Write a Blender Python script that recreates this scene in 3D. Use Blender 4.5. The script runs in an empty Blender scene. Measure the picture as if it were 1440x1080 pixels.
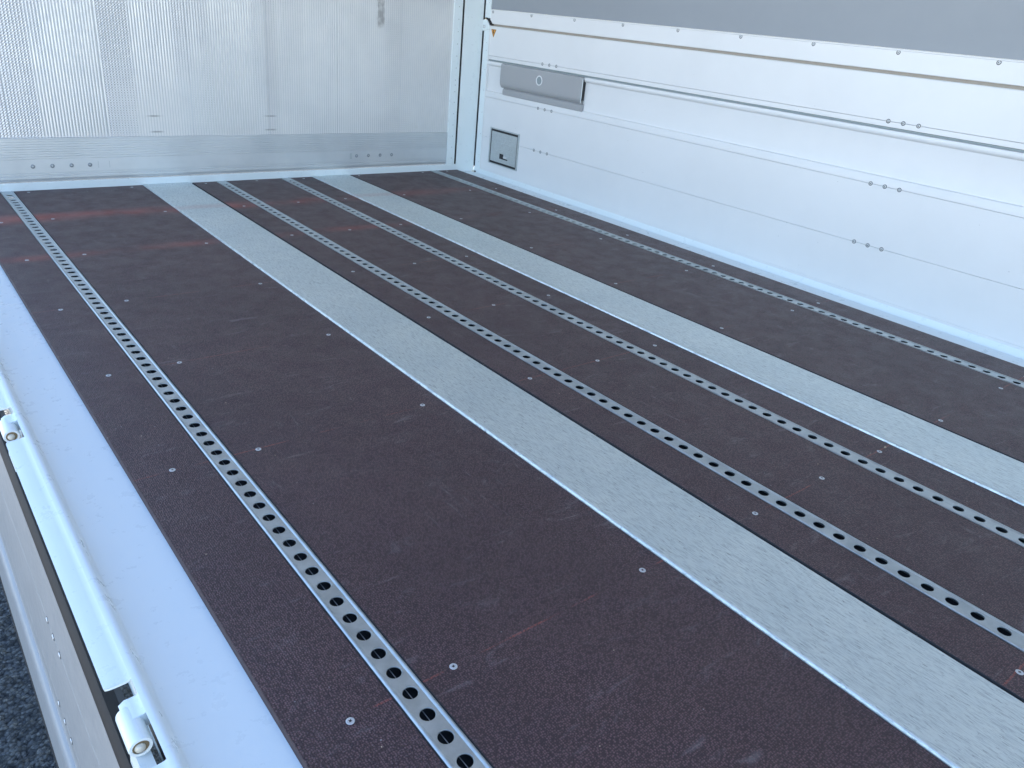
import bpy, math, random
import numpy as np
from mathutils import Matrix, Vector
random.seed(7)
scn = bpy.context.scene
COL = scn.collection
PI = math.pi

# ------------------------------------------------------------------ camera
cam_d = bpy.data.cameras.new('camera'); cam = bpy.data.objects.new('camera', cam_d); COL.objects.link(cam)
Rr = ((0.77988416, -0.61937327, 0.0903186), (-0.20337664, -0.38721684, -0.89927808), (0.59196169, 0.68296403, -0.42795034))
cam.matrix_world = Matrix(((Rr[0][0], -Rr[1][0], -Rr[2][0], -0.27394498),
                           (Rr[0][1], -Rr[1][1], -Rr[2][1], -3.82884099),
                           (Rr[0][2], -Rr[1][2], -Rr[2][2], 0.85686188),
                           (0, 0, 0, 1)))
cam_d.sensor_width = 36.0; cam_d.lens = 27.355; cam_d.clip_start = 0.02; cam_d.clip_end = 500
scn.camera = cam

# ------------------------------------------------------------------ sky, sun, exposure
SUN_EL, SUN_AZ = 58.0, 75.0        # azimuth measured from +Y towards +X
w = bpy.data.worlds.new('World'); scn.world = w; w.use_nodes = True
wn = w.node_tree.nodes; wl = w.node_tree.links
sky = wn.new('ShaderNodeTexSky'); sky.sky_type = 'NISHITA'; sky.sun_disc = False
sky.sun_elevation = math.radians(SUN_EL); sky.sun_rotation = math.radians(SUN_AZ)
sky.air_density = 1.0; sky.dust_density = 0.3; sky.ozone_density = 1.5
bg = wn['Background']; bg.inputs['Strength'].default_value = 0.15
wl.new(sky.outputs['Color'], bg.inputs['Color'])
sd = bpy.data.lights.new('sun', 'SUN'); sd.energy = 5.0; sd.angle = math.radians(0.5); sd.color = (1.0, 0.93, 0.82)
so = bpy.data.objects.new('sun', sd); COL.objects.link(so)
e, a = math.radians(SUN_EL), math.radians(SUN_AZ)
sdir = Vector((math.sin(a) * math.cos(e), math.cos(a) * math.cos(e), math.sin(e)))
so.rotation_euler = sdir.to_track_quat('Z', 'Y').to_euler()
so.location = (6, 4, 8)
scn.view_settings.view_transform = 'Standard'; scn.view_settings.look = 'None'
scn.view_settings.exposure = 2.0; scn.view_settings.gamma = 1.0

# ------------------------------------------------------------------ dimensions
W = 2.45; YE = -5.9                      # inner width of the floor, rear end
XR = 2.57                                # inner face of the closed side board
SX = -0.163                              # hinge line of the open side board

# ------------------------------------------------------------------ material helpers
class NT:
    def __init__(s, name, rough=0.5, metal=0.0, base=(.5, .5, .5), spec=0.5):
        s.m = bpy.data.materials.new(name); s.m.use_nodes = True
        s.t = s.m.node_tree; s.n = s.t.nodes; s.l = s.t.links
        s.b = s.n['Principled BSDF']
        s.b.inputs['Base Color'].default_value = (*base, 1); s.b.inputs['Roughness'].default_value = rough
        s.b.inputs['Metallic'].default_value = metal; s.b.inputs['Specular IOR Level'].default_value = spec
        g = s.n.new('ShaderNodeNewGeometry'); s.pos = g.outputs['Position']
        sp = s.n.new('ShaderNodeSeparateXYZ'); s.l.new(s.pos, sp.inputs[0]); s.x, s.y, s.z = sp.outputs
    def set(s, i, v):
        if hasattr(v, 'is_linked') or hasattr(v, 'links'): s.l.new(v, i)
        else: i.default_value = v
    def math(s, op, a, b=0.0, c=0.0, clamp=False):
        n = s.n.new('ShaderNodeMath'); n.operation = op; n.use_clamp = clamp
        s.set(n.inputs[0], a); s.set(n.inputs[1], b); s.set(n.inputs[2], c); return n.outputs[0]
    def scale(s, sx, sy, sz, rz=0):
        n = s.n.new('ShaderNodeMapping'); n.inputs['Scale'].default_value = (sx, sy, sz)
        n.inputs['Rotation'].default_value = (0, 0, rz); s.l.new(s.pos, n.inputs['Vector']); return n.outputs[0]
    def noise(s, sc=5, det=4, rough=.5, vec=None, dist=0.0):
        n = s.n.new('ShaderNodeTexNoise'); n.inputs['Scale'].default_value = sc; n.inputs['Detail'].default_value = det
        n.inputs['Roughness'].default_value = rough; n.inputs['Distortion'].default_value = dist
        s.l.new(vec if vec is not None else s.pos, n.inputs['Vector']); return n.outputs['Fac']
    def voro(s, sc=5, vec=None, out='Distance', feat='F1', rnd=1.0):
        n = s.n.new('ShaderNodeTexVoronoi'); n.inputs['Scale'].default_value = sc; n.feature = feat
        n.inputs['Randomness'].default_value = rnd
        s.l.new(vec if vec is not None else s.pos, n.inputs['Vector']); return n.outputs[out]
    def ramp(s, f, a, b, va=0.0, vb=1.0):
        n = s.n.new('ShaderNodeMapRange'); n.interpolation_type = 'SMOOTHSTEP'
        n.inputs[1].default_value = a; n.inputs[2].default_value = b; n.inputs[3].default_value = va; n.inputs[4].default_value = vb
        s.l.new(f, n.inputs[0]); return n.outputs[0]
    def band(s, f, c, hw, soft):             # 1 within hw of c, soft edges
        d = s.math('ABSOLUTE', s.math('SUBTRACT', f, c))
        return s.ramp(d, hw, hw + soft, 1.0, 0.0)
    def mix(s, f, a, b):
        n = s.n.new('ShaderNodeMix'); n.data_type = 'RGBA'; n.clamp_factor = True
        s.set(n.inputs[0], f)
        for i, v in ((6, a), (7, b)):
            if isinstance(v, tuple): n.inputs[i].default_value = (*v, 1)
            else: s.l.new(v, n.inputs[i])
        return n.outputs[2]
    def color(s, c): s.l.new(c, s.b.inputs['Base Color'])
    def roughness(s, r): s.l.new(r, s.b.inputs['Roughness'])
    def bump(s, h, dist=.001, strength=1.0):
        n = s.n.new('ShaderNodeBump'); n.inputs['Distance'].default_value = dist
        n.inputs['Strength'].default_value = strength
        s.l.new(h, n.inputs['Height'])
        if getattr(s, 'lastb', None): s.l.new(s.lastb, n.inputs['Normal'])
        s.lastb = n.outputs[0]; s.l.new(s.lastb, s.b.inputs['Normal'])

ROWS = [-0.03, -0.495, -0.989, -1.482, -1.968, -2.455, -3.166, -3.66, -4.15, -4.65, -5.15, -5.65]

def mat_floor():
    t = NT('phenolic_plywood', rough=.5, spec=.5)
    big = t.noise(2.2, 5, .6); mid = t.noise(14, 5, .65); fine = t.noise(420, 2, .6)
    c = t.mix(t.ramp(big, .3, .7), (.112, .057, .059), (.150, .078, .078))
    c = t.mix(t.ramp(mid, .45, .8, 0, .5), c, (.165, .090, .092))
    cell = t.voro(285, out='Distance', rnd=.5)
    c = t.mix(t.ramp(cell, .22, .55, .0, .85), c, (.022, .010, .013))
    c = t.mix(t.ramp(fine, .60, .72, 0, .6), c, (.22, .17, .17))
    # grey scuffs, short and ragged
    sv = t.scale(9, 34, 9, .9); sc = t.noise(1.0, 7, .72, sv, .8)
    c = t.mix(t.ramp(sc, .56, .76, 0, .55), c, (.24, .20, .20))
    sv2 = t.scale(60, 9, 9, -.35); sc2 = t.noise(1.0, 6, .7, sv2, .5); patch = t.ramp(t.noise(3.1, 2), .5, .65)
    c = t.mix(t.math('MULTIPLY', t.ramp(sc2, .56, .72, 0, .42), patch), c, (.24, .21, .21))
    # white specks of dust and dark spots
    sp = t.voro(38); c = t.mix(t.math('MULTIPLY', t.ramp(sp, .03, .06, .6, 0), t.ramp(t.noise(6, 3), .5, .6)), c, (.45, .43, .42))
    sp2 = t.voro(7.3, t.scale(1, 1.2, 1, .5)); c = t.mix(t.ramp(sp2, .022, .034, .8, 0), c, (.02, .014, .013))
    # red chalk: thin snapped lines over the cross members, broken; smeared powder on the two far rows
    br = t.ramp(t.noise(4.6, 3, .6), .47, .56)
    grain = t.ramp(t.noise(300, 2), .35, .6)
    for i, y in enumerate(ROWS[3:9]):
        ln = t.band(t.y, y, .0008, .0016)
        c = t.mix(t.math('MULTIPLY', t.math('MULTIPLY', ln, br), t.math('MULTIPLY', grain, .7)), c, (.36, .085, .06))
    wob = t.math('MULTIPLY', t.math('SUBTRACT', t.noise(4.0, 3), .5), .05)
    yy = t.math('ADD', t.y, wob)
    for y, hw, soft, k, s1 in ((-.470, .002, .095, .62, 1.5), (-.972, .002, .055, .36, 2.1)):
        p = t.ramp(t.noise(s1, 4, .6), .40, .62)
        f = t.math('MULTIPLY', t.band(yy, y, hw, soft), t.math('MULTIPLY', t.math('MULTIPLY', p, t.ramp(t.x, 1.45, 1.9, 1, .35)), k))
        c = t.mix(f, c, (.40, .075, .05))
    t.color(c)
    t.roughness(t.ramp(mid, .3, .8, .42, .6))
    t.bump(cell, .0011, 1.0); t.bump(big, .004, .12)
    return t.m

def mat_edge():
    t = NT('plywood_edge', rough=.7); n = t.noise(60, 4)
    t.color(t.mix(n, (.06, .035, .03), (.16, .09, .07))); return t.m

def mat_paint(name, base, rough=.32, dirt=.06, coat=0.0):
    t = NT(name, rough=rough, base=base)
    n = t.noise(3.0, 5, .6); s = t.noise(30, 4, .7)
    d = tuple(b * (1 - dirt * 3) for b in base)
    c = t.mix(t.ramp(n, .35, .75, 0, .5), base, d)
    c = t.mix(t.ramp(s, .76, .9, 0, .06), c, tuple(b * .75 for b in base))
    sp = t.voro(13); c = t.mix(t.ramp(sp, .012, .022, .7, 0), c, tuple(b * .35 for b in base))
    t.color(c); t.roughness(t.ramp(s, .3, .8, rough - .04, rough + .12))
    t.bump(t.noise(7, 2), .004, .06); t.bump(t.noise(220, 1), .0003, .25)
    t.b.inputs['Coat Weight'].default_value = coat; t.b.inputs['Coat Roughness'].default_value = .15
    return t.m

def mat_plate():
    t = NT('brushed_galvanised_steel', rough=.42, metal=.75)
    v = t.scale(420, 42, 30, math.radians(9)); g = t.noise(1.0, 5, .7, v, .6)
    v2 = t.scale(330, 52, 30, math.radians(12)); g2 = t.noise(1.0, 4, .65, v2, .9)
    m = t.noise(5, 4)
    c = t.mix(t.ramp(m, .3, .7), (.68, .75, .755), (.75, .81, .80))
    c = t.mix(t.ramp(g, .44, .66, 0, .75), c, (.43, .485, .50))
    c = t.mix(t.ramp(g2, .59, .68, 0, .75), c, (.24, .27, .29))
    c = t.mix(t.ramp(t.voro(17), .02, .04, .8, 0), c, (.15, .16, .17))
    wob = t.math('MULTIPLY', t.math('SUBTRACT', t.noise(4.0, 3), .5), .05)
    f = t.math('MULTIPLY', t.band(t.math('ADD', t.y, wob), -.47, .006, .05), t.math('MULTIPLY', t.ramp(t.noise(1.6, 4, .6), .4, .62), .22))
    c = t.mix(f, c, (.55, .2, .15))
    t.color(c); t.roughness(t.ramp(g, .3, .8, .36, .55)); t.bump(g, .0012, .7); t.bump(g2, .0006, .5); return t.m

def mat_rail():
    t = NT('zinc_rail_steel', rough=.38, metal=.75)
    m = t.noise(22, 5, .65); c = t.mix(t.ramp(m, .3, .75), (.40, .44, .455), (.53, .57, .575))
    c = t.mix(t.ramp(t.noise(140, 3, .6, t.scale(1, .15, 1)), .6, .8, 0, .5), c, (.3, .33, .35))
    t.color(c); t.roughness(t.ramp(m, .3, .8, .3, .5)); t.bump(t.noise(90, 3), .0004, .3); return t.m

def mat_alu(name, ribs=False):
    t = NT(name, rough=.42, metal=.5)
    m = t.noise(3, 5, .6); s = t.noise(1.0, 5, .7, t.scale(3, 3, 90))
    c = t.mix(t.ramp(m, .3, .7), (.60, .625, .64), (.70, .715, .72))
    c = t.mix(t.ramp(s, .5, .8, 0, .35), c, (.55, .57, .59))
    t.color(c); t.roughness(t.ramp(m, .3, .8, .35, .5)); t.bump(s, .0004, .3); return t.m

def mat_emboss():
    t = NT('embossed_aluminium', rough=.45, metal=.5)
    m = t.noise(2.4, 5, .6)
    c = t.mix(t.ramp(m, .3, .7), (.68, .68, .68), (.76, .75, .74))
    # stucco dimples, strong in some vertical bands of the sheet
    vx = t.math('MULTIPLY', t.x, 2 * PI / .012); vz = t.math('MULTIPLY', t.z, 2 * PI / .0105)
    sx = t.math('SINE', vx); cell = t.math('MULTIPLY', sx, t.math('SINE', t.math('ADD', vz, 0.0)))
    nb = t.noise(1.0, 2, .6, t.scale(9, 9, .6))
    bands = t.ramp(nb, .50, .60, .15, .6)
    for cx, hw in ((.12, .21), (.655, .055), (1.335, .03), (2.0, .04)):
        bands = t.math('MAXIMUM', bands, t.band(t.x, cx, hw, .012))
    rnd = t.noise(160, 2)
    t.bump(t.math('MULTIPLY', t.math('ADD', cell, t.math('MULTIPLY', rnd, .6)), bands), .0007, 1.0)
    t.bump(m, .01, .2)
    c = t.mix(t.ramp(sx, .15, .95, 0, .30), c, (.36, .385, .42))          # darker stripes painted between the ribs to strengthen their shading
    # stain running down from above, smudges, faint horizontal scratches
    wob = t.math('MULTIPLY', t.math('SUBTRACT', t.noise(25, 3), .5), .03)
    st = t.math('MULTIPLY', t.band(t.math('ADD', t.x, wob), 1.928, .012, .014), t.ramp(t.math('ADD', t.z, wob), .725, .75, 0, 1))
    st = t.math('MULTIPLY', st, t.ramp(t.noise(30, 3), .3, .6, .35, 1))
    c = t.mix(t.math('MULTIPLY', st, .75), c, (.25, .24, .24))
    c = t.mix(t.ramp(t.noise(1.0, 6, .7, t.scale(5, 5, 120)), .66, .78, 0, .35), c, (.35, .35, .33))
    c = t.mix(t.ramp(t.noise(9, 5, .7), .62, .8, 0, .35), c, (.48, .46, .43))
    c = t.mix(t.ramp(t.voro(6), .02, .05, .5, 0), c, (.33, .31, .28))
    for cx, cz in ((.785, .300), (.790, .232), (1.325, .300), (1.325, .236)):            # short horizontal scuffs
        f = t.math('MULTIPLY', t.band(t.z, cz, .0012, .004), t.band(t.math('ADD', t.x, wob), cx, .006, .035))
        c = t.mix(t.math('MULTIPLY', f, .6), c, (.20, .20, .19))
    t.color(c); t.roughness(t.ramp(t.noise(40, 4), .3, .8, .3, .5)); return t.m

def mat_plain(name, base, rough=.6, metal=0.0, var=.25, sc=30, bump=0.0):
    t = NT(name, rough=rough, metal=metal)
    n = t.noise(sc, 5, .65)
    t.color(t.mix(n, tuple(b * (1 - var) for b in base), tuple(b * (1 + var) for b in base)))
    if bump: t.bump(n, bump, .6)
    return t.m

def mat_asphalt():
    t = NT('asphalt', rough=.75)
    v = t.voro(85, out='Color'); sp = t.n.new('ShaderNodeSeparateColor'); t.l.new(v, sp.inputs[0])
    c = t.mix(sp.outputs[0], (.075, .08, .083), (.30, .305, .30))
    c = t.mix(t.ramp(sp.outputs[1], .9, .97, 0, .8), c, (.24, .22, .18))
    d = t.voro(85); c = t.mix(t.ramp(d, .4, .7, 0, .85), c, (.018, .02, .022))
    c = t.mix(t.ramp(t.noise(5, 5), .3, .7, 0, .3), c, (.05, .055, .06))
    t.color(c); t.bump(t.math('SUBTRACT', 1.0, d), .022, 1.0); t.bump(t.noise(260, 4, .7), .006, 1.0); return t.m

M = dict(cap=mat_plain('rivet_cap', (.62, .64, .65), .4, .3, .1, 200), ring=mat_plain('rivet_shadow_ring', (.05, .052, .055), .7, 0, .1, 200), groove=mat_plain('grey_groove_fill', (.27, .32, .33), .5, 0, .1, 40), kickriv=mat_plain('dull_rivet', (.27, .295, .32), .45, .4, .15, 200),floor=mat_floor(), edge=mat_edge(), plate=mat_plate(), rail=mat_rail(), alu=mat_alu('aluminium_extrusion'),
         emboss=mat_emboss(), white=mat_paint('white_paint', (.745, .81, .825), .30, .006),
         board=mat_paint('white_anodised_board', (.76, .765, .77), .36, .025),
         boardg=mat_paint('grey_anodised_board', (.335, .34, .345), .42, .03),
         screw=mat_plain('zinc_screw', (.62, .64, .66), .4, .6, .12, 200),
         recess=mat_plain('dark_recess', (.03, .032, .035), .8),
         rubber=mat_plain('black_rubber', (.010, .010, .012), .7, 0, .3, 60, .0005),
         seal=mat_plain('beige_seal', (.34, .30, .25), .6, 0, .15, 40),
         grey=mat_paint('grey_coated_sheet', (.285, .31, .34), .5, .02),
         handle=mat_paint('grey_painted_steel', (.37, .375, .385), .38, .03),
         hatch=mat_plain('galvanised_hatch', (.52, .56, .57), .42, .55, .2, 70, .0006),
         orange=mat_plain('orange_print', (.80, .36, .04), .5, 0, .08), black=mat_plain('black_print', (.02, .02, .02), .5),
         frame=mat_plain('dark_chassis', (.05, .052, .055), .6, .1, .3, 20),
         rust=mat_plain('greasy_rusty_steel', (.20, .15, .08), .55, .2, .7, 160, .002),
         pin=mat_plain('worn_pin_end', (.62, .60, .52), .5, .2, .25, 130, .001),
         asphalt=mat_asphalt(), concrete=mat_plain('pale_concrete', (.43, .395, .35), .85, 0, .15, .6), crumb=mat_plain('grit', (.45, .36, .25), .8, 0, .5, 200))

# ------------------------------------------------------------------ object helpers
def link(name, verts, faces, mats, parent=None, fmat=None, smooth=False):
    me = bpy.data.meshes.new(name); me.from_pydata([tuple(v) for v in verts], [], [tuple(f) for f in faces])
    for m in (mats if isinstance(mats, (list, tuple)) else [mats]): me.materials.append(m)
    if fmat is not None: me.polygons.foreach_set('material_index', fmat)
    me.validate(); me.update()
    o = bpy.data.objects.new(name, me); COL.objects.link(o)
    if smooth: me.polygons.foreach_set('use_smooth', [True] * len(me.polygons))
    if parent: o.parent = parent
    return o

def thing(name, label, cat, loc=(0, 0, 0), group=None):
    o = bpy.data.objects.new(name, None); COL.objects.link(o); o.location = loc; o.empty_display_size = .1
    o['label'] = label; o['category'] = cat
    if group: o['group'] = group
    return o

class MB:
    def __init__(s): s.v = []; s.f = []; s.m = []
    def add(s, vs, fs, mi=0):
        k = len(s.v); s.v += [tuple(p) for p in vs]; s.f += [tuple(i + k for i in f) for f in fs]; s.m += [mi] * len(fs); return s
    def box(s, x0, x1, y0, y1, z0, z1, mi=0):
        vs = [(x, y, z) for x in (x0, x1) for y in (y0, y1) for z in (z0, z1)]
        return s.add(vs, [(0, 1, 3, 2), (4, 6, 7, 5), (0, 4, 5, 1), (2, 3, 7, 6), (0, 2, 6, 4), (1, 5, 7, 3)], mi)
    def ext(s, prof, a, b, axis='y', mi=0, caps=True):        # closed profile extruded; prof = (u, z): u is x (axis y) or y (axis x)
        n = len(prof); P = lambda q, t: (q[0], t, q[1]) if axis == 'y' else (t, q[0], q[1])
        vs = [P(q, a) for q in prof] + [P(q, b) for q in prof]
        fs = [(i, (i + 1) % n, n + (i + 1) % n, n + i) for i in range(n)]
        if caps: fs += [tuple(range(n - 1, -1, -1)), tuple(range(n, 2 * n))]
        return s.add(vs, fs, mi)
    def lathe(s, prof, n, org, ax, mi=0):                     # prof = (r, h) from base to tip along ax
        ax = Vector(ax).normalized(); u = ax.orthogonal().normalized(); v = ax.cross(u); org = Vector(org)
        vs = []; fs = []
        for r, h in prof:
            for i in range(n):
                t = 2 * PI * i / n; vs.append(org + ax * h + (u * math.cos(t) + v * math.sin(t)) * r)
        for j in range(len(prof) - 1):
            for i in range(n):
                fs.append((j * n + i, j * n + (i + 1) % n, (j + 1) * n + (i + 1) % n, (j + 1) * n + i))
        fs.append(tuple((len(prof) - 1) * n + i for i in range(n)))
        return s.add(vs, fs, mi)
    def build(s, name, mats, parent=None, smooth=False):
        return link(name, s.v, s.f, mats, parent, s.m if isinstance(mats, (list, tuple)) else None, smooth)

def smooth_some(o, ang=35):
    me = o.data; me.polygons.foreach_set('use_smooth', [True] * len(me.polygons))
    me.set_sharp_from_angle(angle=math.radians(ang))

def copies(proto, parent, spots, rots=None):                  # proto itself takes the first spot
    for i, p in enumerate(spots):
        o = proto if i == 0 else proto.copy()
        if i: COL.objects.link(o)
        o.parent = parent; o.location = p
        if rots: o.rotation_euler = rots[i]
    return

def rivet(name, r, h, ax, mat, dark, ringm=None, hole=.30):    # blind rivet: outer ring (painted shadow if dark), flat domed head, mandrel hole
    b = MB(); R0 = r * (.72 if ringm else 1.0)
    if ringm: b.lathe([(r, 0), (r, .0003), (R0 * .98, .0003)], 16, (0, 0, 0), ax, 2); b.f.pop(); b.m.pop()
    b.lathe([(R0, .0002), (R0, h * .35), (R0 * .8, h * .85), (R0 * hole, h)], 16, (0, 0, 0), ax, 0)
    b.f.pop(); b.m.pop()
    b.lathe([(R0 * hole, h), (R0 * hole * .9, h * .45), (.0001, h * .45)], 16, (0, 0, 0), ax, 1)
    o = b.build(name, [mat, dark, ringm or dark]); smooth_some(o, 50); return o

# ------------------------------------------------------------------ asphalt
def ground():
    gz = -1.16; big = MB(); x0, x1, y0, y1 = -1.0, -.05, -3.7, -.4
    R = 120
    big.add([(-R, -R, gz), (R, -R, gz), (R, y0, gz), (-R, y0, gz)], [(0, 1, 2, 3)])
    big.add([(-R, y1, gz), (R, y1, gz), (R, R, gz), (-R, R, gz)], [(0, 1, 2, 3)])
    big.add([(-R, y0, gz), (x0, y0, gz), (x0, y1, gz), (-R, y1, gz)], [(0, 1, 2, 3)])
    big.add([(x1, y0, gz), (R, y0, gz), (R, y1, gz), (x1, y1, gz)], [(0, 1, 2, 3)])
    # near strip as a real rough surface of stones
    rs = np.random.RandomState(3); st = .0055
    nx = int((x1 - x0) / st); ny = int((y1 - y0) / st)
    def sm(a, k):
        for _ in range(k): a = (a + np.roll(a, 1, 0) + np.roll(a, -1, 0) + np.roll(a, 1, 1) + np.roll(a, -1, 1)) / 5
        return a
    h = sm(rs.rand(nx + 1, ny + 1), 1) * .006 + sm(rs.rand(nx + 1, ny + 1), 5) * .02
    h = h - h.mean(); h = np.clip(h * 1.6, -.010, .010)
    X, Y = np.meshgrid(np.linspace(x0, x1, nx + 1), np.linspace(y0, y1, ny + 1), indexing='ij')
    h[0, :] = h[-1, :] = 0; h[:, 0] = h[:, -1] = 0
    V = np.stack([X, Y, gz + h], -1).reshape(-1, 3)
    i, j = np.meshgrid(np.arange(nx), np.arange(ny), indexing='ij'); k = (i * (ny + 1) + j).reshape(-1)
    F = np.stack([k, k + ny + 1, k + ny + 2, k + 1], -1)
    big.add(V.tolist(), F.tolist())
    o = big.build('asphalt', M['asphalt']); o['kind'] = 'structure'
    o['label'] = 'dark grey coarse asphalt in shade below the open side board'
ground()
b = MB(); b.add([(-100, -100, -1.156), (-2.6, -100, -1.156), (-2.6, 100, -1.156), (-100, 100, -1.156)], [(0, 1, 2, 3)])  # unseen pale ground, added to bounce sunlight into the truck bed
o = b.build('bounce_paving', M['concrete']); o['kind'] = 'structure'; o['label'] = 'pale concrete yard beyond the asphalt, added out of view to bounce sunlight'

# ------------------------------------------------------------------ truck bed
bed = thing('truck_bed', 'dark brown plywood truck floor with two steel plates and four perforated rails', 'truck bed')
RAILS = [(.1430, .1890), (1.0340, 1.0810), (1.3610, 1.4075), (2.2610, 2.3080)]
PLATES = [(.7007, .9127), (1.5315, 1.7438)]
panels = [(0, .1420), (.1905, .7000), (.9215, 1.0330), (1.0830, 1.3600), (1.4090, 1.5300), (1.7525, 2.2600), (2.3095, W)]
for x0, x1 in panels:
    b = MB(); c = .0012
    y1 = -.001
    b.ext([(x0, -.018), (x0, -c), (x0 + c, 0), (x1 - c, 0), (x1, -c), (x1, -.018)], YE, y1)
    o = b.build('floor_panel', [M['floor'], M['edge'], M['recess']], bed)
    o.data.polygons[0].material_index = 1 if x0 == 0 else 2; o.data.polygons[4].material_index = 2
    o.data.polygons[1].material_index = 1 if x0 == 0 else 2

P = .0437; NH = int((-YE - .03) / P)
for x0, x1 in RAILS:
    cx = (x0 + x1) / 2 if x0 < 2 else 2.2835
    b = MB(); hw = .0160; r = .0112; n = 20
    ys = [-.0315 - P * k for k in range(NH)]            # phase from the photograph: one hole at y = -2.998
    off = (-2.998 - ys[0]) % P; ys = [y + off - P for y in ys]
    for yc in ys:
        if yc - P / 2 < YE: continue
        vs = []; fs = []
        for i in range(n):
            t = 2 * PI * (i + .5) / n; ct, s_ = math.cos(t), math.sin(t)
            k = min(hw / abs(ct) if abs(ct) > 1e-6 else 9, (P / 2) / abs(s_) if abs(s_) > 1e-6 else 9)
            vs += [(cx + r * ct, yc + r * s_, .0), (cx + ct * k, yc + s_ * k, .0), (cx + (r - .0002) * ct, yc + (r - .0002) * s_, -.0012),
                   (cx + (r + .0004) * ct, yc + (r + .0004) * s_, .0007)]
        # corner vertices
        for sx, sy in ((1, 1), (-1, 1), (-1, -1), (1, -1)): vs.append((cx + sx * hw, yc + sy * P / 2, 0.0007))
        for q in range(n): vs[4 * q + 1] = (vs[4 * q + 1][0], vs[4 * q + 1][1], .0007)
        for q in range(n): vs[4 * q] = (vs[4 * q][0], vs[4 * q][1], .0004)
        for i in range(n):
            j = (i + 1) % n
            fs.append((4 * i + 2, 4 * j + 2, 4 * j, 4 * i)); fs.append((4 * i, 4 * j, 4 * j + 3, 4 * i + 3))
            a0, a1 = vs[4 * i + 1], vs[4 * j + 1]
            same = abs(a0[0] - a1[0]) < 1e-6 or abs(a0[1] - a1[1]) < 1e-6
            if same: fs.append((4 * i + 3, 4 * j + 3, 4 * j + 1, 4 * i + 1))
            else:
                mx = (a0[0] + a1[0]) / 2 - cx; my = (a0[1] + a1[1]) / 2 - yc
                q = {(1, 1): 0, (-1, 1): 1, (-1, -1): 2, (1, -1): 3}[(1 if mx > 0 else -1, 1 if my > 0 else -1)]
                fs.append((4 * i + 3, 4 * j + 3, 4 * j + 1, 4 * n + q, 4 * i + 1))
        b.add(vs, fs)
    ya = ys[0] + P / 2
    if ya < -.002: b.add([(cx - hw, ya, .0007), (cx + hw, ya, .0007), (cx + hw, -.001, .0007), (cx - hw, -.001, .0007)], [(0, 1, 2, 3)])
    # rolled edges
    for s in (-1, 1):
        xi = cx + s * hw; xo = x1 - .0004 if s > 0 else x0 + .0004
        wd = abs(xo - xi)
        prof = [(xi, .0007)] + [(xi + s * wd * q, .0007 + .0019 * math.sin(PI * q)) for q in (.12, .28, .45, .62, .8)] + [(xo, .0006), (xo, -.012), (xi + s * .001, -.004)]
        b.ext(prof, YE, -.001)
    o = b.build('perforated_rail', M['rail'], bed)
    c = MB(); c.box(x0 - .0008, x1 + .0008, YE, -.002, -.032, -.0305); c.box(x0 - .0008, x0 - .0002, YE, -.002, -.0302, -.003); c.box(x1 + .0002, x1 + .0008, YE, -.002, -.0302, -.003)
    c.build('rail_channel', M['recess'], o)
    c = MB(); c.box(cx + .0010, cx + .0020, YE, -.002, -.0085, -.0075); c.build('channel_seam', M['kickriv'], o)

for x0, x1 in PLATES:
    b = MB()
    b.ext([(x0, -.01), (x0 + .0004, .0018), (x0 + .0022, .0042), (x0 + .006, .0052), (x0 + .011, .0040), (x0 + .016, .0034), (x1 - .020, .0030), (x1 - .004, .0016), (x1 - .0008, .0010), (x1, 0), (x1, -.01)], YE, -.001)
    o = b.build('steel_plate', M['plate'], bed); smooth_some(o, 40)
    o['label'] = 'broad brushed steel wear plate in the floor, left of centre' if x0 < 1 else 'broad brushed steel wear plate in the floor, right of centre'
    c = MB(); c.box(x0, x1 + .0085, YE, -.002, -.031, -.012); c.build('plate_bed', M['recess'], o)

b = MB(); b.box(0.002, W - .002, YE, .03, -.16, -.033)
for y in ROWS: b.box(-.08, W + .08, y - .03, y + .03, -.27, -.162)
for x in (.75, 1.7): b.box(x - .04, x + .04, YE, .1, -.52, -.272)
b.build('subframe', M['frame'], bed)

# screws
XC = [.0745, .2415, .646, .977, 1.226, 1.467, 1.79, 2.19, 2.362]
b = MB(); r = .0060
b.lathe([(r, -.0003), (r, .0004), (r * .86, .0009), (r * .30, .0007)], 16, (0, 0, 0), (0, 0, 1), 0); b.f.pop(); b.m.pop()
b.lathe([(r * .30, .0007), (r * .2, -.0012), (.0001, -.0014)], 16, (0, 0, 0), (0, 0, 1), 1)
for k in range(4):
    t = k * PI / 2; c_, s_ = math.cos(t), math.sin(t)
    q = [(.0012, -.0004), (.0028, -.0004), (.0028, .0004), (.0012, .0004)]
    b.add([(x * c_ - y * s_, x * s_ + y * c_, .00105) for x, y in q], [(0, 1, 2, 3)], 1)
sc = b.build('screw', [M['screw'], M['recess']])
spots = []; rots = []
for y in ROWS:
    for x in XC:
        if y == -.03 and x in (.0745,): continue
        spots.append((x + random.uniform(-.003, .003), y + random.uniform(-.004, .004), 0.0)); rots.append((random.uniform(-.04, .04), random.uniform(-.04, .04), random.uniform(0, 3)))
copies(sc, bed, spots, rots)

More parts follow.
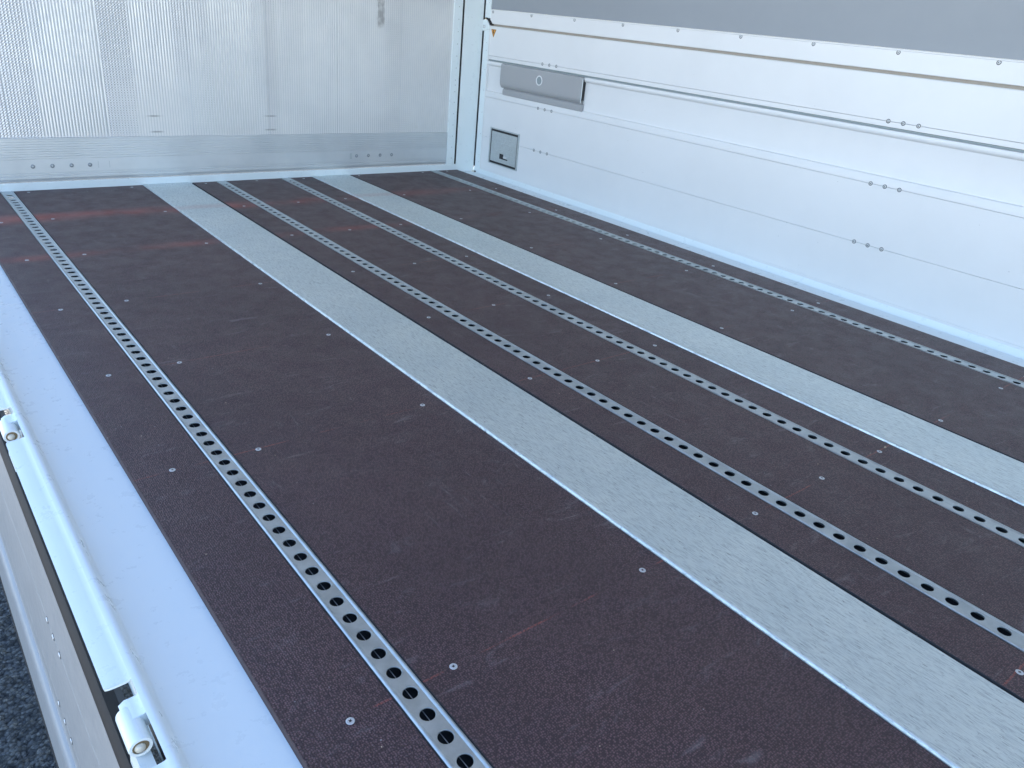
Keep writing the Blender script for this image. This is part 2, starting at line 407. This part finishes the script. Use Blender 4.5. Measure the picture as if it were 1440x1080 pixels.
# painted side sills with a raised lip (left one notched at the hinges)
def sill_profile():
    return [(.0, -.013), (.1105, -.013), (.1130, -.0118), (.1150, -.0080), (.1215, .0105), (.1232, .0135), (.1262, .0158), (.1305, .0162), (.1360, .0146)]
def sill_flange(): return [(.136, .0146), (.1400, .0128), (.1470, .0118), (.1640, .0116), (.1680, .0106), (.1690, .0080)]
HINGE = [-.285, -1.175, -2.065, -2.958, -3.85, -4.74]     # start of each hinge notch
NL = .150
def sill(side):
    b = MB(); X = (lambda u: -u) if side == 'left' else (lambda u: W + u)
    inner = sill_profile(); fl = sill_flange(); th = .0035
    b.ext([(X(u), z) for u, z in inner] + [(X(.1345), .0112), (X(.128), .0125), (X(.1245), .0095), (X(.1190), -.0100), (X(.1140), -.0170), (X(.11), -.018), (X(0), -.018)], YE, .0)
    segs = []
    ys = [0.0]
    for h in HINGE: ys += [h, h - NL]
    ys.append(YE)
    spans = [(ys[i], ys[i + 1]) for i in range(0, len(ys), 2)] if side == 'left' else [(0.0, YE)]
    for s0, s1 in spans:
        # flange with rounded corners where a notch cuts it
        m = 8; rad = .009
        rings = []
        def trim(y):                       # how far down the flange reaches at y (0..1)
            k = 1.0
            for e_, sgn in ((s0, -1), (s1, 1)):
                if e_ in (0.0, YE): continue
                d = (y - e_) * sgn
                if d < rad: k = min(k, 1 - (rad - math.sqrt(max(0, rad * rad - (rad - d) ** 2))) / .034)
            return k
        yy = sorted(set([s0, s1] + [s0 - rad * q / m for q in range(1, m + 1)] + [s1 + rad * q / m for q in range(1, m + 1)]), reverse=True)
        tot = sum(math.dist(fl[i], fl[i + 1]) for i in range(len(fl) - 1))
        def at(k):
            d = k * tot
            for i in range(len(fl) - 1):
                L_ = math.dist(fl[i], fl[i + 1])
                if d <= L_ + 1e-9: t = d / L_; return (fl[i][0] + (fl[i + 1][0] - fl[i][0]) * t, fl[i][1] + (fl[i + 1][1] - fl[i][1]) * t)
                d -= L_
            return fl[-1]
        for y in yy:
            k = trim(y); pts = [at(k * q) for q in (0, .12, .26, .6, 1)]
            rings.append([(X(u), y, z) for u, z in pts] + [(X(u - .0006), y, z - .0034) for u, z in reversed(pts)])
        vs = [p for r_ in rings for p in r_]; L = 10; fs = []
        for i in range(len(rings) - 1):
            for j in range(L): fs.append((i * L + j, i * L + (j + 1) % L, (i + 1) * L + (j + 1) % L, (i + 1) * L + j))
        fs += [tuple(range(L)), tuple(range((len(rings) - 1) * L, len(rings) * L))[::-1]]
        b.add(vs, fs)
    o = b.build('side_sill', M['white'], bed); smooth_some(o, 48)
    o['label'] = 'white painted side sill with raised lip, nearest the camera' if side == 'left' else 'white painted side sill at the foot of the closed side board'
    # web hanging below the sill
    c = MB(); c.box(*sorted((X(.100), X(.104))), YE, 0, -.20, -.019)
    c.box(*sorted((X(.120), X(.127))), YE, 0, -.075, -.0200)
    c.build('sill_web', M['white'], o)
    return o
sillL = sill('left'); sillR = sill('right')

# hinges at the left sill
for h in HINGE:
    yb0, yb1 = h - .036, h - .098; xc, zc, r = -.1525, -.0070, .0150
    b = MB(); n = 24
    prof = [(r * .86, 0), (r * .97, .0012), (r, .004), (r, yb0 - yb1 - .003), (r * .94, yb0 - yb1), (r * .70, yb0 - yb1), (r * .66, yb0 - yb1 - .012)]
    b.lathe(prof, n, (xc, yb0, zc), (0, -1, 0)); b.f.pop(); b.m.pop()
    b.lathe([(r * .86, 0), (.001, 0)], n, (xc, yb0, zc), (0, -1, 0))
    # neck from the lip to the barrel
    b.ext([(-.1270, .0130), (-.131, .0135), (-.138, .0085), (-.146, .0078), (-.1525, .0078), (-.160, .002), (-.156, -.014), (-.128, -.014), (-.122, -.004)], yb0 + .010, yb0 - .026)
    o = b.build('hinge_barrel', M['white'], bed); smooth_some(o, 40)
    c = MB(); c.lathe([(r * .69, 0), (r * .69, .0125)], 16, (xc, yb1 + .014, zc), (0, -1, 0)); c.build('grease_ring', M['rust'], o)
    c = MB(); c.lathe([(r * .50, 0), (r * .50, .012), (r * .40, .017), (r * .2, .019)], 16, (xc - .001, yb1 + .016, zc - .001), (0, -1, 0))
    q = c.build('hinge_pin', M['pin'], o); smooth_some(q, 50)
    c = MB(); c.box(-.128, -.1205, h - NL - .01, h - .02, -.055, -.018); c.build('hinge_backing', M['frame'], o)

# ------------------------------------------------------------------ side boards
def side_board(root, ya, yb, mat, sgn=1):
    """local: +X is the cargo face normal, Z the height, Y along the truck"""
    T = -.028; y0, y1 = min(ya, yb), max(ya, yb)
    def plank(prof, lab=None, m=None):
        b = MB(); b.ext(prof, y0, y1); o = b.build('board_plank', m or mat, root); smooth_some(o, 30)
        if lab: o['label'] = lab
        return o
    e_ = .0007
    def flat(h0, h1): return [(T, h0), (-e_, h0), (0, h0 + e_), (0, h1 - e_), (-e_, h1), (T, h1)]
    plank(flat(.0225, .2026), 'lowest plank of the board')
    plank(flat(.2034, .4185))
    plank([(T, .4194), (-e_, .4194), (0, .4203), (0, .4465), (-.0012, .4492), (-.0050, .4510), (-.0105, .4520), (-.0115, .455), (-.0115, .580), (-.0105, .584), (-.0060, .5865), (-.0015, .590), (.0012, .596), (.0010, .6025), (-.0015, .6075), (-.0075, .6095), (-.0140, .6105),
           (-.0140, .6165), (-.0010, .6175), (0, .6185), (0, .6352), (-e_, .6358), (T, .6358)], 'plank with a recessed band under a rounded ridge')
    plank([(T, .6368), (-e_, .6368), (0, .6376), (0, .7835), (-.0030, .7865), (T, .7865)], 'top plank of the board')
    b = MB(); b.box(-.0139, -.0060, y0, y1, .6108, .6163); b.build('groove_dark_strip', M['groove'], root)  # grey strip added inside the groove to make it darker
    b = MB(); b.box(T - .001, T + .012, y0 + .003, y1 - .003, .0, .78); b.build('board_core', M['frame'], root)
    return T

rb = thing('side_board', 'white closed aluminium side board along the right of the floor with a grey handle', 'side board', (XR, 0, 0))
rb.rotation_euler = (0, 0, PI)
side_board(rb, .066, 5.9, M['board'])
b = MB(); b.box(-.0060, -.0012, .066, 5.9, .0135, .0219); b.build('foot_seal', M['board'], rb)
rv = rivet('rivet', .0076, .0020, (1, 0, 0), M['cap'], M['recess'], M['ring'], .36)
sp = []
for y0 in (.534, 2.420, 4.306):
    for k in range(3):
        for h in (.2029, .4190, .6365): sp.append((.0003, y0 + k * .0545, h))
copies(rv, rb, sp)
# end strip
b = MB(); b.box(-.028, .0015, .0605, .0655, .026, .7885); b.build('end_cap', M['board'], rb)

# grey grab handle sitting in the recessed band
b = MB()
pr = [(-.0112, .6090), (.0085, .6065), (.0125, .600), (.0135, .520), (.0130, .508), (.0100, .498), (.0020, .4860), (-.0030, .4830)]
pr = pr + [(x - .0022, z) for x, z in reversed(pr)]
b.ext(pr, .206, .862)
b.ext([(-.0105, .4850), (-.0035, .4835), (.0010, .4810), (.0060, .4760), (.0068, .4580), (.0050, .4505), (.0010, .4478), (-.0030, .4478), (-.0030, .4521), (-.0105, .4535)], .228, .868)
o = b.build('handle', M['handle'], rb); smooth_some(o, 28); o['label'] = 'long grey pressed steel grab handle with a round hole'
c = MB(); c.lathe([(.0250, -.0002), (.0250, .0012), (.0215, .0024), (.0190, .0004)], 28, (.0134, .537, .556), (1, 0, 0), 0); c.f.pop(); c.m.pop()
c.lathe([(.0190, .0004), (.0001, .0004)], 28, (.0134, .537, .556), (1, 0, 0), 1)
q = c.build('handle_lock', [M['board'], M['groove']], o); smooth_some(q, 40)
c = MB(); c.box(-.0104, .0100, .8612, .8626, .500, .598); c.build('handle_slot', M['recess'], o)
c = MB(); c.box(.0098, .0130, .862, .8640, .490, .601); c.build('handle_edge', M['white'], o)

# hatch with a frame, recessed lid and latch
b = MB(); Y0, Y1, H0, H1, fw = .141, .406, .066, .264, .0105
for (a0, a1, h0, h1) in ((Y0, Y0 + fw, H0, H1), (Y1 - fw, Y1, H0, H1), (Y0 + fw, Y1 - fw, H1 - fw * .55, H1), (Y0 + fw, Y1 - fw, H0, H0 + fw * .4)):
    b.box(.0004, .0048, a0, a1, h0, h1)
o = b.build('hatch_frame', M['hatch'], rb); o['label'] = 'square galvanised inspection hatch low in the board'
c = MB(); c.box(.0003, .0009, Y0 + .006, Y1 - .006, H0 + .003, H1 - .003); c.build('hatch_shadow_gap', M['recess'], o)
c = MB(); c.box(.0011, .0028, Y0 + .017, Y1 - .017, H0 + .016, H1 - .018)
for i in range(18):
    for j in range(13):
        yy = Y0 + .026 + i * .0128 + (j % 2) * .0064; zz = H0 + .024 + j * .0118
        if yy > Y1 - .024 or (.243 < yy < .320 and .100 < zz < .137): continue
        c.lathe([(.0034, .0027), (.0020, .0038)], 6, (0, yy, zz), (1, 0, 0))
c.build('hatch_lid', M['hatch'], o)
c = MB(); c.box(.0029, .0036, .243, .278, .105, .133); c.box(.0029, .0036, .278, .318, .105, .111); c.build('latch_slot', M['recess'], o)
c = MB(); c.ext([(.0030, .112), (.0060, .114), (.0060, .119), (.0030, .126)], .280, .312); c.build('latch_tongue', M['screw'], o)

# warning sticker: inverted orange triangle, black border and mark
b = MB()
tri = [(.077, .771), (.124, .771), (.1005, .729)]
ctr = (.1005, .7575)
def sc_(k): return [(ctr[0] + (y - ctr[0]) * k, ctr[1] + (z - ctr[1]) * k) for y, z in tri]
def tprism(pts, x0, x1, mi):
    n = len(pts); b.add([(x0, y, z) for y, z in pts] + [(x1, y, z) for y, z in pts], [tuple(range(n))[::-1], tuple(range(n, 2 * n))] + [(i, (i + 1) % n, n + (i + 1) % n, n + i) for i in range(n)], mi)
tprism(sc_(1.0), .0003, .0006, 0); tprism(sc_(.90), .0006, .00075, 1); tprism(sc_(.70), .00075, .0009, 0)
tprism([(.094, .765), (.105, .766), (.102, .760), (.106, .756), (.1005, .743), (.0985, .752), (.095, .755), (.097, .760)], .0009, .00105, 1)
o = b.build('warning_sticker', [M['orange'], M['black']], rb); o['label'] = 'orange triangular warning sticker with black border, point down'

lb = thing('side_board', 'grey side board folded down outside the near sill above the asphalt', 'side board', (SX - .0045, 0, -.070))
lb.rotation_euler = (0, PI + .047, 0)
side_board(lb, -.066, -5.9, M['boardg'])
rv2 = rivet('rivet', .0076, .0022, (1, 0, 0), M['cap'], M['recess'], M['ring'], .36)
sp = []
for y0 in (-.664, -2.537, -4.42):
    for k in range(3):
        for h in (.2029, .4190, .6365): sp.append((.0003, y0 + k * .0545, h))
copies(rv2, lb, sp)
b = MB(); b.ext([(-.026, .7895), (-.002, .7895), (.002, .794), (.002, .803), (-.004, .812), (-.026, .812)], -5.9, -.066); b.build('edge_seal', M['rubber'], lb)
b = MB(); b.ext([(-.020, .000), (-.004, -.004), (.0035, .004), (.0045, .016), (.0010, .0252), (-.020, .0252)], -5.9, -.066); o = b.build('hinge_seal', M['rubber'], lb); smooth_some(o, 60)
for h in HINGE:                                          # lug of the board under each hinge barrel
    b = MB(); b.box(-.024, -.006, h - NL + .012, h - .060, -.045, .024); b.build('hinge_lug', M['white'], lb)

# ------------------------------------------------------------------ upper panel above the closed board
up = thing('upper_side_panel', 'flat grey sheet panel with a white riveted profile above the closed side board', 'side panel', (XR, 0, 0))
up.rotation_euler = (0, 0, PI)
b = MB(); b.ext([(-.020, .7972), (.0010, .7972), (.0035, .7992), (.0035, .8620), (.0055, .8640), (.0055, .8668), (.0030, .8690), (-.020, .8690)], .0665, 5.9)
o = b.build('edge_profile', M['board'], up); smooth_some(o, 30)
b = MB(); b.box(-.030, -.0040, .0665, 5.9, .7868, .7970); b.build('seal_strip', M['seal'], up)
b = MB(); b.box(-.024, -.0020, .0635, 5.9, .8692, 2.35); b.build('grey_sheet', M['grey'], up)
b = MB(); b.box(-.04, .02, .0, 5.9, 2.352, 2.42); b.build('top_rail', M['board'], up)
rv3 = rivet('rivet', .0074, .0020, (1, 0, 0), M['cap'], M['recess'], M['ring'], .30)
copies(rv3, up, [(.0037, .086 + .3290 * k, .8570) for k in range(18)])

# ------------------------------------------------------------------ front wall
fwl = thing('front_wall', 'ribbed aluminium front wall with a riveted kick rail at its foot', 'front wall')
b = MB(); b.ext([(0.0, -.018), (0.0, .0300), (.0012, .0318), (.012, .0318), (.012, -.018)], -.10, W, axis='x')
o = b.build('base_trim', M['white'], fwl); o['label'] = 'low white trim strip between floor and kick rail'
pr = [(.030, .0325), (.0135, .0325), (.0060, .0370), (.0050, .0420), (.0035, .0470), (.0035, .0555), (.0062, .0572), (.0062, .0600), (.0048, .0612), (.0048, .0670), (.0060, .0678), (.0060, .0690), (.0048, .0700), (.0048, .1260)]
z = .1260
while z < .2015:
    pr += [(.0070, z + .0008), (.0070, z + .0022), (.0046, z + .0032), (.0046, z + .0098)]; z += .0100
pr += [(.0048, z + .0003), (.0030, z + .002), (.0030, z + .0055), (.0060, z + .0070), (.030, z + .0070)]
ztop = z + .0070
b = MB(); b.ext(pr, -.10, 2.3715, axis='x'); o = b.build('kick_rail', M['alu'], fwl); o['label'] = 'ribbed aluminium kick rail with groups of four rivets'
rv4 = rivet('rivet', .0122, .0022, (0, -1, 0), M['kickriv'], M['cap'], M['alu'], .32)
copies(rv4, fwl, [(x, .0047, .0975) for x in (.277, .350, .423, .495, 1.791, 1.862, 1.934, 2.006, 1.03, 1.10)][:8])
b = MB(); b.box(.528, .530, .0042, .0049, .083, .112); b.box(.573, .575, .0042, .0049, .083, .112); b.build('scribed_mark', M['hatch'], fwl)
b = MB(); b.box(1.752, 1.764, .0042, .0049, .082, .112); b.build('scribed_mark', M['hatch'], fwl)
seams = [-.144, .222, .588, .954, 1.320, 1.686, 2.052, 2.376]
for x0, x1 in zip(seams[:-1], seams[1:]):
    n = int(round((x1 - x0 - .002) / .012)); p_ = (x1 - x0 - .002) / n; xs = []; ds = []
    for i in range(n):
        for q, d in ((0, 0), (.22, .0012), (.38, .0028), (.62, .0028), (.78, .0012)): xs.append(x0 + .001 + (i + q) * p_); ds.append(d)
    xs.append(x1 - .001); ds.append(0)
    V = []; F = []; m = len(xs)
    for zz in (ztop + .0006, 2.33):
        for x, d in zip(xs, ds): V.append((x, .0105 - d * .42, zz))
    for i in range(m - 1): F.append((i, i + 1, m + i + 1, m + i))
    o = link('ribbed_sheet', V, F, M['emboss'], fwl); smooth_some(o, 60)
b = MB(); b.box(-.15, 2.43, .0115, .03, .20, 2.33); b.build('wall_core', M['alu'], fwl)
for x0, x1 in ((2.3725, 2.4255), (-.10, -.05)):
    b = MB(); b.ext([(.012, .0325), (.0005, .0325), (.0, .034), (.0, 2.33), (.012, 2.33)], x0, x1, axis='x')
    b.build('edge_strip', M['white'], fwl)
b = MB(); b.box(2.4262, 2.4395, .0040, .03, .0330, 2.33); b.build('corner_seal', M['rubber'], fwl)
b = MB(); b.box(-.15, 2.43, -.01, .05, 2.331, 2.42); b.build('top_rail', M['white'], fwl)
rv5 = rivet('rivet', .0030, .0012, (0, -1, 0), M['hatch'], M['recess'])
copies(rv5, fwl, [(2.403, -.0002, z) for z in [.068 + .0617 * k for k in range(6)] + [.433, .468, .494] + [.557 + .0617 * k for k in range(25)]])

# ------------------------------------------------------------------ corner post
cp = thing('corner_post', 'white painted corner post between the ribbed front wall and the closed side board', 'post', (2.5, 0, 0))
def cb(name, prof_or_box, mat, **k):
    b = MB(); b.box(*prof_or_box); o = b.build(name, mat, cp); return o
b = MB(); b.ext([(-.0595, .08), (-.0595, .0008), (-.0580, -.0008), (.0660, -.0022), (.0665, -.0008), (.0665, .08)], -.0120, 2.42, axis='y')
b.v = [(x, z, y) for x, y, z in b.v]; b.build('post_body', M['white'], cp)
# side flange facing the cargo space, with a narrow dark gap at the corner
cb('corner_gap', (.0690, .0730, -.012, .06, .02, 2.42), M['recess'])
cb('side_flange', (.0700, .0900, -.0600, -.0065, -.0120, .7690), M['white'])
cb('side_flange', (.0700, .0900, -.0600, -.0065, .8240, 2.42), M['white'])
# rounded cap closing the lower flange, a dark sloping gap over it
b = MB(); pts = [(-.0660, .768), (-.0660, .784), (-.0560, .800), (-.0420, .812), (-.0240, .817), (-.0040, .812), (.0020, .800), (.0020, .765), (-.0060, .757), (-.0600, .7695)]
n = len(pts); b.add([(.0640, y, z) for y, z in pts] + [(.0900, y, z) for y, z in pts], [tuple(range(n)), tuple(range(n, 2 * n))[::-1]] + [(i, (i + 1) % n, n + (i + 1) % n, n + i) for i in range(n)])
o = b.build('flange_cap', M['white'], cp)
b = MB(); pts = [(-.0020, .8210), (-.0300, .8260), (-.0640, .8200), (-.0900, .7960), (-.0900, .7905), (-.0665, .7900), (-.0560, .8030), (-.0420, .8150), (-.0240, .8190)]
n = len(pts); b.add([(.0660, y, z) for y, z in pts] + [(.0880, y, z) for y, z in pts], [tuple(range(n)), tuple(range(n, 2 * n))[::-1]] + [(i, (i + 1) % n, n + (i + 1) % n, n + i) for i in range(n)])
b.build('cap_gap', M['rubber'], cp)
b = MB(); b.lathe([(.009, 0), (.009, .004), (.006, .006), (.0045, .004)], 14, (.0640, -.020, .780), (-1, 0, 0)); b.build('cap_bolt', M['screw'], cp)
b = MB(); b.lathe([(.010, 0), (.010, .006), (.0075, .008), (.006, .003)], 14, (.0560, -.020, -.0125), (0, 0, 1)); b.build('drain_ring', M['pin'], cp)
b = MB(); b.lathe([(.0062, 0), (.0062, .0062)], 12, (.0600, -.028, -.0120), (0, 0, 1)); b.build('drain_plug', M['recess'], cp)
rv6 = rivet('rivet', .0026, .001, (-1, 0, 0), M['hatch'], M['recess'])
copies(rv6, cp, [(.0699, -.045, z) for z in [.05, .09, .21, .33, .45, .56, .66, .70, .90, .98]])
p2 = thing('corner_post', 'white painted corner post at the far left end of the sill beyond the picture edge', 'post', (-.12, 0, 0))
b = MB(); b.box(-.045, .018, .0, .08, -.012, 2.42); b.build('post_body', M['white'], p2)

# ------------------------------------------------------------------ roof
rf = thing('roof_panel', 'white flat roof panel of the truck body high above the floor', 'roof', (0, 0, 2.425))
b = MB(); b.box(-.05, W + .16, -5.9, .06, 0, .03); b.build('roof_skin', M['board'], rf)
for k in range(9):
    b = MB(); y = -.35 - k * .66; b.box(-.04, W + .10, y - .02, y + .02, -.045, -.001); b.build('roof_bow', M['board'], rf)

# ------------------------------------------------------------------ grit on the floor
b = MB()
def crumb(x, y, s, z=0.0):
    vs = [(x + s * random.uniform(.5, 1) * math.cos(t), y + s * random.uniform(.5, 1) * math.sin(t), z) for t in [k * PI / 3 for k in range(6)]]
    vs += [(x + random.uniform(-.2, .2) * s, y + random.uniform(-.2, .2) * s, z + s * random.uniform(.4, .8))]
    b.add(vs, [(i, (i + 1) % 6, 6) for i in range(6)])
crumb(1.503, -3.165, .005)
for k in range(170):
    if k % 3 == 0:
        x0 = random.choice([.1895, .7000, .9150, 1.0820, 1.4080, 1.7460, .0, 1.36]) + random.uniform(-.002, .003); y = random.uniform(-4.2, -.05)
    else:
        x0 = random.uniform(.01, 2.44); y = random.uniform(-4.2, -.05)
    if any(p0 < x0 < p1 for p0, p1 in PLATES): continue
    crumb(x0, y, random.uniform(.0007, .0019), .0002)
o = b.build('grit', M['crumb']); o['kind'] = 'stuff'; o['label'] = 'scattered pale grit on the brown floor'
